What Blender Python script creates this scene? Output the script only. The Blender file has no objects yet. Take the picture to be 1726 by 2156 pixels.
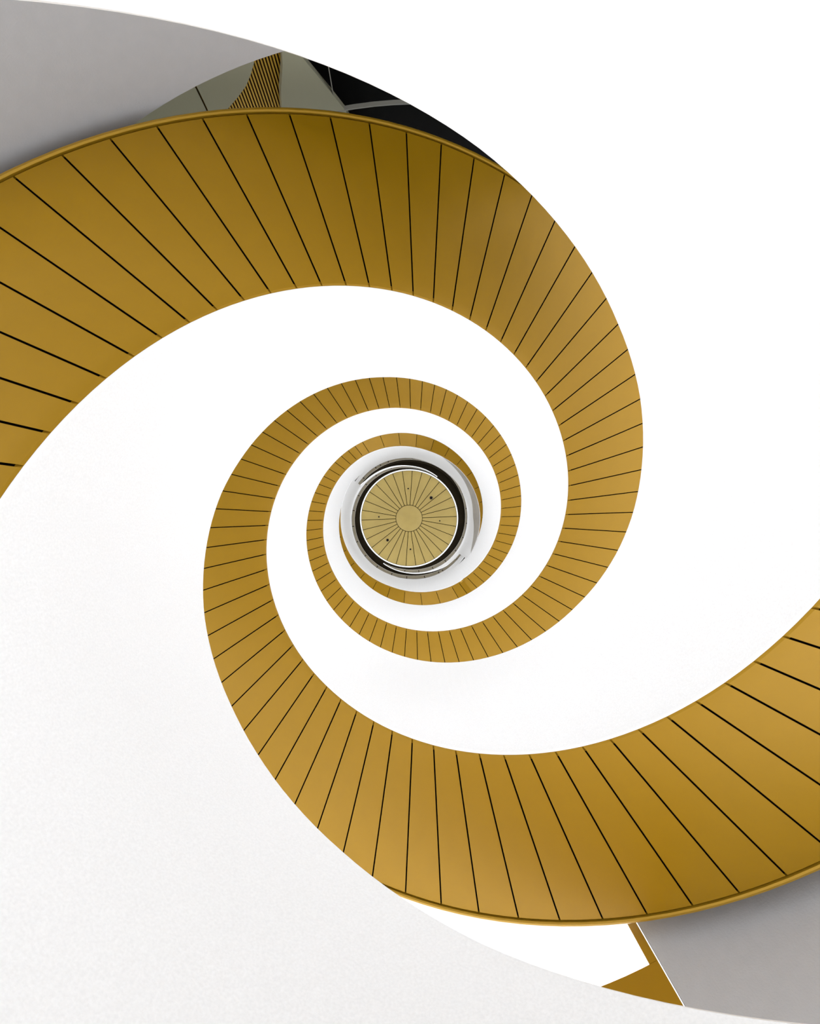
import bpy, math, random
from math import sin, cos, pi, radians as rad
from mathutils import Matrix, Vector
random.seed(4)
S = bpy.context.scene
C = S.collection
R = 1.15                      # well radius in metres; everything below is in units of R
FLOOR = -0.95

# ------------------------------------------------------------------ camera, world, exposure
CX, CY, TX, TY = -0.07559792, -0.01197752, -0.00839958, 0.01096464
def unrot(v):
    x, y, z = v
    c, s = cos(TY), sin(TY); y, z = c*y - s*z, s*y + c*z
    c, s = cos(TX), sin(TX); x, z = c*x - s*z, s*x + c*z
    return Vector((x, y, z))
ex, ey, ez = unrot((1, 0, 0)), -unrot((0, 1, 0)), -unrot((0, 0, 1))
cam = bpy.data.objects.new('camera', bpy.data.cameras.new('camera'))
C.objects.link(cam)
M = Matrix((ex, ey, ez)).transposed().to_4x4()
M.translation = Vector((CX*R, CY*R, 0))
cam.matrix_world = M
cam.data.sensor_fit = 'HORIZONTAL'; cam.data.sensor_width = 36
cam.data.lens = 36*1100/1726
cam.data.clip_start = 0.02
S.camera = cam

W = bpy.data.worlds.new('world'); S.world = W; W.use_nodes = True
bg = W.node_tree.nodes['Background']
bg.inputs[0].default_value = (.95, .985, 1.045, 1); bg.inputs[1].default_value = 1.0
S.view_settings.view_transform = 'Standard'; S.view_settings.look = 'None'
S.view_settings.gamma = 1.0; S.view_settings.use_curve_mapping = False
S.view_settings.exposure = 1.66
S.cycles.max_bounces = 16; S.cycles.diffuse_bounces = 12

# ------------------------------------------------------------------ materials
def mat(name, col, rough=.5, metal=0., spec=.5, noise=0., nscale=8., bump=0., bscale=60., coat=0.):
    m = bpy.data.materials.new(name); m.use_nodes = True
    nt = m.node_tree; b = nt.nodes['Principled BSDF']
    b.inputs['Base Color'].default_value = (*col, 1)
    b.inputs['Roughness'].default_value = rough; b.inputs['Metallic'].default_value = metal
    b.inputs['Specular IOR Level'].default_value = spec
    b.inputs['Coat Weight'].default_value = coat
    tc = nt.nodes.new('ShaderNodeTexCoord')
    if noise:
        n = nt.nodes.new('ShaderNodeTexNoise'); n.inputs['Scale'].default_value = nscale
        n.inputs['Detail'].default_value = 5
        nt.links.new(tc.outputs['Object'], n.inputs['Vector'])
        r = nt.nodes.new('ShaderNodeValToRGB')
        r.color_ramp.elements[0].position = .3; r.color_ramp.elements[1].position = .7
        r.color_ramp.elements[0].color = (*[c*(1-noise) for c in col], 1)
        r.color_ramp.elements[1].color = (*[min(1, c*(1+noise)) for c in col], 1)
        nt.links.new(n.outputs['Fac'], r.inputs['Fac'])
        nt.links.new(r.outputs['Color'], b.inputs['Base Color'])
    if bump:
        n = nt.nodes.new('ShaderNodeTexNoise'); n.inputs['Scale'].default_value = bscale
        n.inputs['Detail'].default_value = 4
        nt.links.new(tc.outputs['Object'], n.inputs['Vector'])
        bp = nt.nodes.new('ShaderNodeBump'); bp.inputs['Strength'].default_value = bump
        bp.inputs['Distance'].default_value = .01
        nt.links.new(n.outputs['Fac'], bp.inputs['Height'])
        nt.links.new(bp.outputs['Normal'], b.inputs['Normal'])
    return m
GOLD = mat('gold_panel', (.33, .174, .0003), .42, .2, .34, noise=.06, nscale=3)
GOLD_TRIM = mat('gold_trim', (.40, .225, .012), .35, .35)
CEIL_GOLD = mat('ceiling_gold', (.34, .245, .07), .45, .2, noise=.07, nscale=4)
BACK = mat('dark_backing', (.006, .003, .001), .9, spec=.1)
WHITE = mat('white_plaster', (.885, .885, .885), .55, noise=.035, nscale=140, bump=.08, bscale=90)
RIM = mat('white_rim', (.9, .9, .9), .4)
WALLM = mat('grey_plaster', (.43, .43, .44), .6, noise=.02, nscale=20, bump=.1, bscale=120)
FLOORM = mat('pale_stone', (.80, .80, .79), .5, noise=.08, nscale=3)
STEEL = mat('brushed_steel', (.19, .19, .195), .35, .3, noise=.25, nscale=12)
BLOCKM = mat('sky_block_dark', (.12, .12, .12), .7)
MULL = mat('mullion_grey', (.3, .29, .25), .5)
SATIN = mat('satin_steel', (.42, .42, .43), .4, .3, noise=.12, nscale=6)
DARK = mat('dark_brown', (.010, .007, .003), .7, spec=.05, noise=.2, nscale=5)
BLACK = mat('black_glass', (.0015, .0014, .0011), .6, spec=.04, noise=.5, nscale=9)
OLIVE = mat('olive_grey_panel', (.34, .33, .23), .4)
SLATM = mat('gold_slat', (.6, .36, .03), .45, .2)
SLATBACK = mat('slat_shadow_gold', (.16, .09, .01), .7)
HOLE = mat('downlight_black', (.01, .006, .003), .5)
TREAD = mat('tread_stone', (.5, .49, .47), .6)
def glass():
    m = bpy.data.materials.new('clear_glass'); m.use_nodes = True
    nt = m.node_tree; nt.nodes.clear()
    o = nt.nodes.new('ShaderNodeOutputMaterial'); mx = nt.nodes.new('ShaderNodeMixShader')
    t = nt.nodes.new('ShaderNodeBsdfTransparent'); g = nt.nodes.new('ShaderNodeBsdfGlossy')
    g.inputs['Roughness'].default_value = .02
    mx.inputs[0].default_value = .05
    nt.links.new(t.outputs[0], mx.inputs[1])
    nt.links.new(g.outputs[0], mx.inputs[2]); nt.links.new(mx.outputs[0], o.inputs[0])
    return m
GLASS = glass()

# ------------------------------------------------------------------ helpers
def link(name, me, parent=None, **props):
    o = bpy.data.objects.new(name, me); C.objects.link(o)
    if parent is not None: o.parent = parent
    for k, v in props.items(): o[k] = v
    return o
def mesh(name, vs, fs, mats, mi=None, smooth=False):
    me = bpy.data.meshes.new(name)
    me.from_pydata([tuple(c*R for c in v) for v in vs], [], fs)
    for m in (mats if isinstance(mats, (list, tuple)) else [mats]): me.materials.append(m)
    if mi: me.polygons.foreach_set('material_index', mi)
    if smooth: me.polygons.foreach_set('use_smooth', smooth if isinstance(smooth, list) else [True]*len(me.polygons))
    me.update()
    if smooth: me.set_sharp_from_angle(angle=rad(12))
    return me
def fix(me):
    import bmesh
    b = bmesh.new(); b.from_mesh(me); bmesh.ops.recalc_face_normals(b, faces=b.faces); b.to_mesh(me); b.free()
    if any(p.use_smooth for p in me.polygons): me.set_sharp_from_angle(angle=rad(12))
    return me
def sweep(name, sections, mats, closed=True, caps=True, mi=None, smooth=False, loop=False):
    """sections: list of rings of points (in R units), joined one to the next"""
    n = len(sections[0]); vs = [p for s in sections for p in s]; fs = []; mis = []; sm = []
    m = len(sections)
    for i in range(m if loop else m-1):
        i2 = (i+1) % m
        for j in range(n if closed else n-1):
            a, b = i*n+j, i*n+(j+1) % n
            c, d = i2*n+(j+1) % n, i2*n+j
            fs.append((a, b, c, d)); mis.append(mi[j] if mi else 0); sm.append(j in smooth if isinstance(smooth, tuple) else bool(smooth))
    if caps and closed and not loop:
        fs.append(tuple(range(n))[::-1]); mis.append(0)
        fs.append(tuple((m-1)*n+j for j in range(n))); mis.append(0); sm += [False, False]
    return fix(mesh(name, vs, fs, mats, mis, sm if any(sm) else False))
def pol(r, a, z): return (r*cos(a), r*sin(a), z)
def arc_wall(name, r0, r1, a0, a1, z0, z1, m, step=2., bevel=.006):
    n = max(1, int(abs(a1-a0)/step)); secs = []
    for i in range(n+1):
        a = rad(a0+(a1-a0)*i/n)
        zt = z1(math.degrees(a)) if callable(z1) else z1
        secs.append([pol(r0, a, z0), pol(r0, a, zt-bevel), pol(r0+bevel, a, zt), pol(r1-bevel, a, zt), pol(r1, a, zt-bevel), pol(r1, a, z0)])
    return sweep(name, secs, m)
def lathe(name, prof, m, n=96, smooth=False):
    return sweep(name, [[pol(r, 2*pi*i/n, z) for r, z in prof] for i in range(n)], m, loop=True, smooth=smooth)

def interp(tab, x):
    if x <= tab[0][0]: return tab[0][1]
    for (x0, y0), (x1, y1) in zip(tab, tab[1:]):
        if x <= x1: return y0+(y1-y0)*(x-x0)/(x1-x0)
    return tab[-1][1]

# ------------------------------------------------------------------ the two stair flights
D, H = 0.09290728, 0.07043058          # turn and rise per soffit panel
K0 = -30
class Strand:
    def __init__(s, th0, z0, ro, kend, land, top, klast):
        s.th0, s.z0, s.ro, s.kend, s.land, s.top, s.klast = th0, z0, ro, kend, land, top, klast
    def th(s, k): return s.th0+k*D
    def z(s, k): return s.z0+H*(k if k <= s.kend else interp(s.land, k))
    def tp(s, k): return interp(s.top, k)*H
T = 2*pi/D
def kk(deg, th0, turn=0): return (rad(deg)-th0)/D+turn*T
thA, zA, thB, zB = 3.27666455-2*pi, 1.25437014, 0.22200038, 1.34328687
topA = [(kk(a, thA, 0), v) for a, v in [(54-360, 19.45), (84-360, 19.45), (94-360, 19.57), (105-360, 19.72), (126-360, 19.81), (136-360, 19.78), (147-360, 19.56), (157-360, 19.37), (173-360, 19.35), (188-360, 19.3), (199-360, 19.5), (225-360, 19.61), (241-360, 19.75), (257-360, 19.95), (267-360, 19.85), (280-360, 19.7)]]
topB = [(kk(a, thB, 0), v) for a, v in [(-131, 18.56), (-84, 18.56), (-68, 18.68), (-46, 18.82), (-30, 18.7), (-13, 18.76), (-2, 18.76), (9, 18.88), (20, 19.14), (28, 19.4), (41, 19.49), (63, 19.6)]]
landA = [(75.8, 75.8), (76.3, 76.5), (76.95, 77.3), (79.2, 80.15), (81.5, 83.1), (83.8, 86.0), (86.1, 88.2), (88.4, 88.95), (130, 88.95)]
landB = [(74.8, 74.2), (75.3, 74.7), (76.4, 75.6), (78.6, 78.4), (80.8, 81.1), (83.0, 83.8), (85.3, 85.9), (87.5, 86.3), (130, 86.3)]
jointA = [75.95, 76.95, 79.22, 81.5, 83.82, 86.15, 88.45, 90.7, 93.0, 95.3, 97.5, 99.85, 102.1, 104.4, 106.7]
jointB = [75.3, 76.4, 78.6, 80.8, 83.05, 85.3, 87.5, 89.7, 91.9, 94.15, 96.3, 98.6, 100.9, 103.2, 105.4]
SA = Strand(thA, zA, 1.726, 75.8, landA, topA, jointA[-1])
SB = Strand(thB, zB, 1.692, 74.8, landB, topB, jointB[-1])
GAP, DROP, TH = .0064, -.012, .016

def panel_mesh(st, k0, k1, zf, name='soffit_panel', n=3):
    """one bent sheet between two joints, seen from below; zf(k) gives the height of its inner edge"""
    prof = [(1.0, 0.002), (1.006, -.004), (1.025, -.0085), (1.05, DROP), (st.ro-.004, DROP), (st.ro, DROP+.003), (st.ro, DROP+TH), (1.004, TH*.8)]
    secs = []
    for i in range(n+1):
        t = i/n; s = []
        for r, dz in prof:
            g = GAP/2/r/D
            k = (k0+g)*(1-t)+(k1-g)*t
            s.append(pol(r, st.th0+k*D, zf(k)+dz))
        secs.append(s)
    return sweep(name, secs, GOLD, mi=[0]*8, smooth=(0, 1, 2, 3, 4))

def build_stair(st, joints, label):
    root = bpy.data.objects.new('spiral_stair', None); C.objects.link(root)
    root.location = (0, 0, FLOOR*R); root['label'] = label; root['category'] = 'staircase'
    dz = -FLOOR*R
    def part(name, me, **p):
        o = link(name, me, root, **p); o.location.z = dz; return o
    # soffit panels of the rising flight: one mesh, screwed up the helix
    me = panel_mesh(Strand(0, 0, st.ro, 9, [], [], 0), 0, 1, lambda k: H*k)
    for k in range(K0, int(st.kend)):
        o = part('soffit_panel', me)
        o.rotation_euler.z = st.th(k); o.location.z = dz+st.z(k)*R
    k = int(st.kend)
    js = [k]+joints
    for a, b in zip(js, js[1:]):
        part('soffit_panel', panel_mesh(st, a, b, st.z, n=3 if b-a > 1.5 else 2))
    # samples along the flight
    ks = [K0+i*.5 for i in range(int((st.kend-K0)*2))]
    x = st.kend-.3
    while x < st.klast: ks.append(x); x += .38
    ks.append(st.klast)
    def run(name, prof, m, k_from=None, k_to=None, mi=None, smooth=False):
        secs = []
        for k in ks:
            if k_from is not None and k < k_from: continue
            if k_to is not None and k > k_to: continue
            secs.append([pol(r, st.th(k), st.z(k)+(z(k) if callable(z) else z)) for r, z in prof])
        return sweep(name, secs, m, mi=mi, smooth=smooth)
    ro = st.ro
    part('stair_slab', run('stair_slab', [(1.005, .018), (1.005, .13), (ro+.02, .13), (ro+.02, .012)], [BACK, TREAD], mi=[0, 1, 0, 0]))
    tp = st.tp
    part('balustrade', run('balustrade', [(1.0, .003), (1.0, lambda k: tp(k)-.008), (1.006, tp), (1.034, tp), (1.04, lambda k: tp(k)-.008), (1.04, .1), (1.02, .003)], [WHITE, GOLD_TRIM], mi=[0, 0, 0, 0, 0, 1, 1]))
    part('outer_balustrade', run('outer_balustrade', [(ro+.032, .12), (ro+.032, lambda k: tp(k)-.008), (ro+.038, tp), (ro+.052, tp), (ro+.058, lambda k: tp(k)-.008), (ro+.058, .12)], WHITE, k_from=-12))
    part('base_rim', run('base_rim', [(1.0, .003), (.994, .006), (.994, .017), (1.0, .02)], RIM))
    part('edge_trim', run('edge_trim', [(ro+.006, DROP+.02), (ro+.006, DROP-.002), (ro+.011, DROP-.007), (ro+.019, DROP-.006), (ro+.026, DROP), (ro+.03, DROP+.012), (ro+.03, .15), (ro+.022, .15), (ro+.022, DROP+.02)], GOLD_TRIM))
    return root, part, run

rootA, partA, runA = build_stair(SA, jointA, 'gold soffit spiral flight with white balustrade sweeping from upper left edge over the top')
rootB, partB, runB = build_stair(SB, jointB, 'gold soffit spiral flight with white balustrade sweeping from lower right edge under the bottom')

def fascia():
    n = 24; secs = []
    for i in range(n+1):
        t = i/n; a = -62+92*t; k = kk(a, thA, 1)
        if k < 76: k += T
        h = .75*min(1, t*1.6)**.8*min(1, (1-t)*3)**.7
        z = SA.z(k)
        secs.append([pol(.996, rad(a), z+.004), pol(.996, rad(a), z+.02+h), pol(1.0, rad(a), z+.02+h), pol(1.0, rad(a), z+.004)])
    return sweep('landing_fascia', secs, SATIN)
partA('landing_fascia', fascia(), label='brushed steel fascia strip')

# ------------------------------------------------------------------ setting: floor, shaft wall, window, upper storey
def structure(name, me, parent=None, **p):
    o = link(name, me, parent, **p)
    if parent is None: o['kind'] = 'structure'
    return o
structure('floor', lathe('floor', [(0.001, FLOOR), (60, FLOOR), (60, FLOOR-.1), (0.001, FLOOR-.1)], FLOORM))
ZW = 1.907; LOW = 1.3      # shaft wall left open below, out of view, to let lobby light in
structure('wall_left', arc_wall('wall_left', 1.80, 1.86, 150, 300, LOW, ZW, WALLM), label='smooth grey plaster wall curving behind the upper left flight')
structure('wall_right', arc_wall('wall_right', 1.80, 1.86, -58, 62.1, LOW, 2.35, WALLM), label='smooth grey plaster wall behind the lower right flight')
# gold portal round the window
structure('trim_1', arc_wall('trim_1', 1.80, 1.86, 62.25, 149.8, LOW, ZW, GOLD_TRIM, bevel=.002), label='gold spandrel under the bright window')
structure('trim_2', arc_wall('trim_2', 1.80, 1.86, 62.25, 63.3, ZW, 2.8, GOLD_TRIM), label='slim gold post at the edge of the grey wall')
win = structure('window_1', arc_wall('window_1', 1.82, 1.84, 63.4, 149.8, 2.72, 2.8, GOLD_TRIM), label='bright window above the gold spandrel')
for i in range(5):
    a = 63.4+i*17.28
    link('pane', arc_wall('pane', 1.826, 1.834, a+.04, a+17.24, ZW+.002, 2.72, GLASS, bevel=.001), win)

# things seen over the top of the left wall
def patch(name, r0, r1, poly, m, n=6):
    """curved sheet: poly is a list of rows (z, a_left, a_right)"""
    vs = []; fs = []
    for r in (r0, r1):
        for z, a, b in poly:
            for i in range(n+1): vs.append(pol(r, rad(a+(b-a)*i/n), z))
    N = len(poly)*(n+1); w = n+1
    for i in range(len(poly)-1):
        for j in range(n):
            a = i*w+j
            fs += [(a, a+1, a+w+1, a+w), (N+a, N+a+w, N+a+w+1, N+a+1)]
    for i in range(len(poly)-1):
        for j in (0, n):
            a = i*w+j; fs.append((a, a+w, N+a+w, N+a))
    for j in range(n):
        for i in (0, len(poly)-1):
            a = i*w+j; fs.append((a, a+1, N+a+1, N+a))
    return fix(mesh(name, vs, fs, m))
up = structure('wall_upper', patch('wall_upper', 2.0, 2.03, [(1.6, -150, -117.85), (2.9, -150, -117.85)], OLIVE, 12), label='olive grey wall panels above the curved grey wall')
link('wall_panel', patch('wall_panel', 2.0, 2.03, [(1.6, -117.65, -109.0), (2.0, -117.65, -109.2), (2.124, -117.65, -110.36), (2.17, -117.65, -111.2), (2.212, -117.65, -112.19), (2.25, -117.65, -113.7), (2.281, -117.65, -115.32), (2.31, -117.65, -117.4)], OLIVE), up)
link('wall_panel', patch('wall_panel', 2.0, 2.03, [(1.6, -106.2, -107+8), (2.1, -106.78, -105.4), (2.176, -107.2, -104.54), (2.30, -108.3, -102.95), (2.402, -108.9, -101.63), (2.5, -109.1, -100.4), (3.0, -109.2, -96)], OLIVE), up)
sl = bpy.data.objects.new('slatted_screen', None); C.objects.link(sl)
sl.location = (2.08*R*cos(rad(-112)), 2.08*R*sin(rad(-112)), 1.6*R)
sl['label'] = 'gold screen of fine upright slats between the olive grey panels'; sl['category'] = 'screen'
def under(o, root):
    o.location = -root.location; return o
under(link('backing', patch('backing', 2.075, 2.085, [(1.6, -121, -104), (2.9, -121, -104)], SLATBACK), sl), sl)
vs = []; fs = []
for i in range(46):
    a0 = rad(-121+i*.37); a1 = a0+rad(.19); b = len(vs)
    for z in (1.6, 2.9):
        vs += [pol(2.045, a0, z), pol(2.045, a1, z), pol(2.075, a1, z), pol(2.075, a0, z)]
    fs += [(b, b+1, b+5, b+4), (b+1, b+2, b+6, b+5), (b+3, b, b+4, b+7), (b, b+3, b+2, b+1), (b+4, b+5, b+6, b+7)]
under(link('slats', fix(mesh('slats', vs, fs, SLATM)), sl, kind='stuff'), sl)
dw = structure('window_2', patch('window_2', 2.13, 2.16, [(1.6, -106, -58), (3.4, -106, -58)], BLACK, 20), label='dark glazed screen above the upper flight')
link('mullion', patch('mullion', 2.005, 2.02, [(1.9, -101.82, -101.72), (2.484, -101.82, -101.72)], MULL), dw)
link('transom', patch('transom', 2.0, 2.02, [(2.484, -102, -58), (2.491, -102, -58)], MULL, 16), dw)

# upper storey and ceiling
ZC = 11.3
q = ZC/10.5
structure('wall_sky_block', mesh('wall_sky_block', [(x, y, z) for z in (FLOOR, 3.6) for x, y in ((-14, -6), (14, -6), (14, -6.4), (-14, -6.4))], [(0, 1, 5, 4), (1, 2, 6, 5), (2, 3, 7, 6), (3, 0, 4, 7), (4, 5, 6, 7), (3, 2, 1, 0)], BLOCKM), label='unseen dark wall added behind the stair to block sky light')  # added out of view to cut the sky light from behind
structure('floor_upper', lathe('floor_upper', [(1.80, 7.6), (2.7, 7.6), (2.7, 7.75), (1.80, 7.75)], DARK))
ceil = structure('ceiling', lathe('ceiling', [(.99*q, ZC-.01), (1.13*q, ZC-.01), (1.13*q, ZC-.10), (2.6, ZC-.10), (2.6, ZC+.2), (.001, ZC+.2), (.001, ZC+.03), (.99*q, ZC+.03)], DARK), label='round gold radial ceiling in a dark surround')
def sector(r0, r1, a0, a1, z0, z1, g):
    secs = []
    for i in range(4):
        t = i/3
        p = []
        for r, z in ((r0, z0), (r1, z0), (r1, z1), (r0, z1)):
            w = g/2/r
            p.append(pol(r, (a0+w)*(1-t)+(a1-w)*t, z))
        secs.append(p)
    return sweep('ceiling_panel', secs, CEIL_GOLD)
pm = sector(.272*q, .957*q, 0, rad(12), ZC, ZC+.02, .012)
for i in range(30):
    o = link('ceiling_panel', pm, ceil); o.rotation_euler.z = rad(-86.2+12*i)
link('hub', lathe('hub', [(.001, ZC-.03), (.12*q, ZC-.025), (.2*q, ZC-.012), (.262*q, ZC+.005), (.262*q, ZC+.02), (.001, ZC+.02)], CEIL_GOLD, 60, True), ceil)
link('ring', lathe('ring', [(.962*q, ZC-.012), (.985*q, ZC-.012), (.985*q, ZC+.03), (.962*q, ZC+.03)], RIM), ceil)

# downlights in the round ceiling
for dx, dy, r, lab in [(-2, -62.5, .016, 'tiny black downlight in the gold ceiling, beyond the hub towards the dark glazed screen'),
                       (-63.6, -3, .016, 'tiny black downlight in the gold ceiling, leftmost of the four tiny ones'),
                       (64.5, 5.4, .015, 'tiny black downlight in the gold ceiling, rightmost of the four tiny ones'),
                       (2.9, 65.2, .018, 'tiny black downlight in the gold ceiling, beyond the hub towards the bright window'),
                       (46.5, -43.1, .036, 'largest black downlight in the gold radial ceiling'),
                       (-45.3, 45.9, .03, 'second largest black downlight in the gold ceiling, opposite the largest')]:
    d = bpy.data.objects.new('downlight', None); C.objects.link(d)
    d['label'] = lab; d['category'] = 'downlight'; d['group'] = 'downlights in the round gold ceiling'
    d.location = (dx*ZC/1100*R, dy*ZC/1100*R, ZC*R)
    link('bezel', lathe('bezel', [(r*.62, -.006), (r, -.006), (r, .004), (r*.62, .004)], HOLE, 20), d)
    link('lens', lathe('lens', [(.0005, -.001), (r*.6, -.001), (r*.6, .004), (.0005, .004)], BACK, 16), d)

# balustrades of the gallery stairs that rise on from the landings
def arm(label, ro, ri, rl, joints):
    a0, a1 = ro[0][0], ro[-1][0]
    rr = 1.045
    def band(name, b0, b1, zlo, zhi, m, r0, r1, step=3.):
        n = max(2, int((b1-b0)/step)); secs = []
        for i in range(n+1):
            a = b0+(b1-b0)*i/n
            secs.append([pol(r0, rad(a), zlo(a)), pol(r0, rad(a), zhi(a)), pol(r1, rad(a), zhi(a)), pol(r1, rad(a), zlo(a))])
        return sweep(name, secs, m)
    zo = lambda a: rr*1100/interp(ro, a)
    zi = lambda a: rr*1100/interp(ri, a)
    t = bpy.data.objects.new('gallery_balustrade', None); C.objects.link(t)
    t.location = (0, 0, 7.9*R); t['label'] = label; t['category'] = 'balustrade'
    def put(name, me):
        o = link(name, me, t); o.location.z = -7.9*R
    put('skirt', band('skirt', a0, a1, lambda a: rr*1100/interp(rl, a), lambda a: zo(a)-.002, WHITE, rr, rr+.008))
    js = [a0]+joints+[a1]
    for b0, b1 in zip(js, js[1:]):
        put('guard_panel', band('guard_panel', b0+.35, b1-.35, zo, zi, STEEL, rr-.004, rr+.004))
    put('handrail', band('handrail', a0, a1, lambda a: zi(a)-.006, lambda a: zi(a)+.01, RIM, rr-.005, rr+.012))
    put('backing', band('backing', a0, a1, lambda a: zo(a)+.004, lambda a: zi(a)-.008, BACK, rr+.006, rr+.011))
arm('steel-topped white balustrade ring starting at the upper left of the round ceiling',
    [(190, 132), (234, 131.5), (252, 129.5), (274, 126.8), (296, 126.6), (314, 126.4), (333, 123), (353, 121.5), (380, 120.5), (410, 119.5), (432, 117), (455, 113), (480, 109)],
    [(190, 130), (210, 127), (234, 125.5), (252, 125), (274, 124.5), (296, 124), (314, 123.5), (333, 120.5), (353, 118), (380, 116.5), (410, 113.5), (432, 110.5), (455, 108), (480, 108.8)],
    [(190, 139), (353, 138), (380, 134), (410, 126), (432, 119), (455, 114), (480, 109.2)],
    [198, 209, 221, 236, 241, 249, 272, 290, 305, 320, 335, 350, 365, 380, 395, 410, 425, 440, 455])
arm('steel-topped white balustrade ring starting at the lower right of the round ceiling',
    [(15, 132), (55, 131.5), (75, 129.5), (93, 127), (130, 124.5), (180, 122.5), (220, 118.5), (245, 113.6), (270, 109), (304, 105.3)],
    [(15, 130.5), (38, 128.5), (60, 126), (75, 123), (93, 120.5), (130, 118.5), (180, 116), (220, 112.5), (245, 110), (270, 107), (304, 105.3)],
    [(15, 139), (180, 138), (200, 132), (220, 122), (245, 116), (270, 110.2), (304, 105.6)],
    [22, 30, 34, 41, 58, 62, 76, 93, 108, 124, 140, 156, 172, 188, 204, 218, 232, 250, 270])

S.render.film_transparent = False
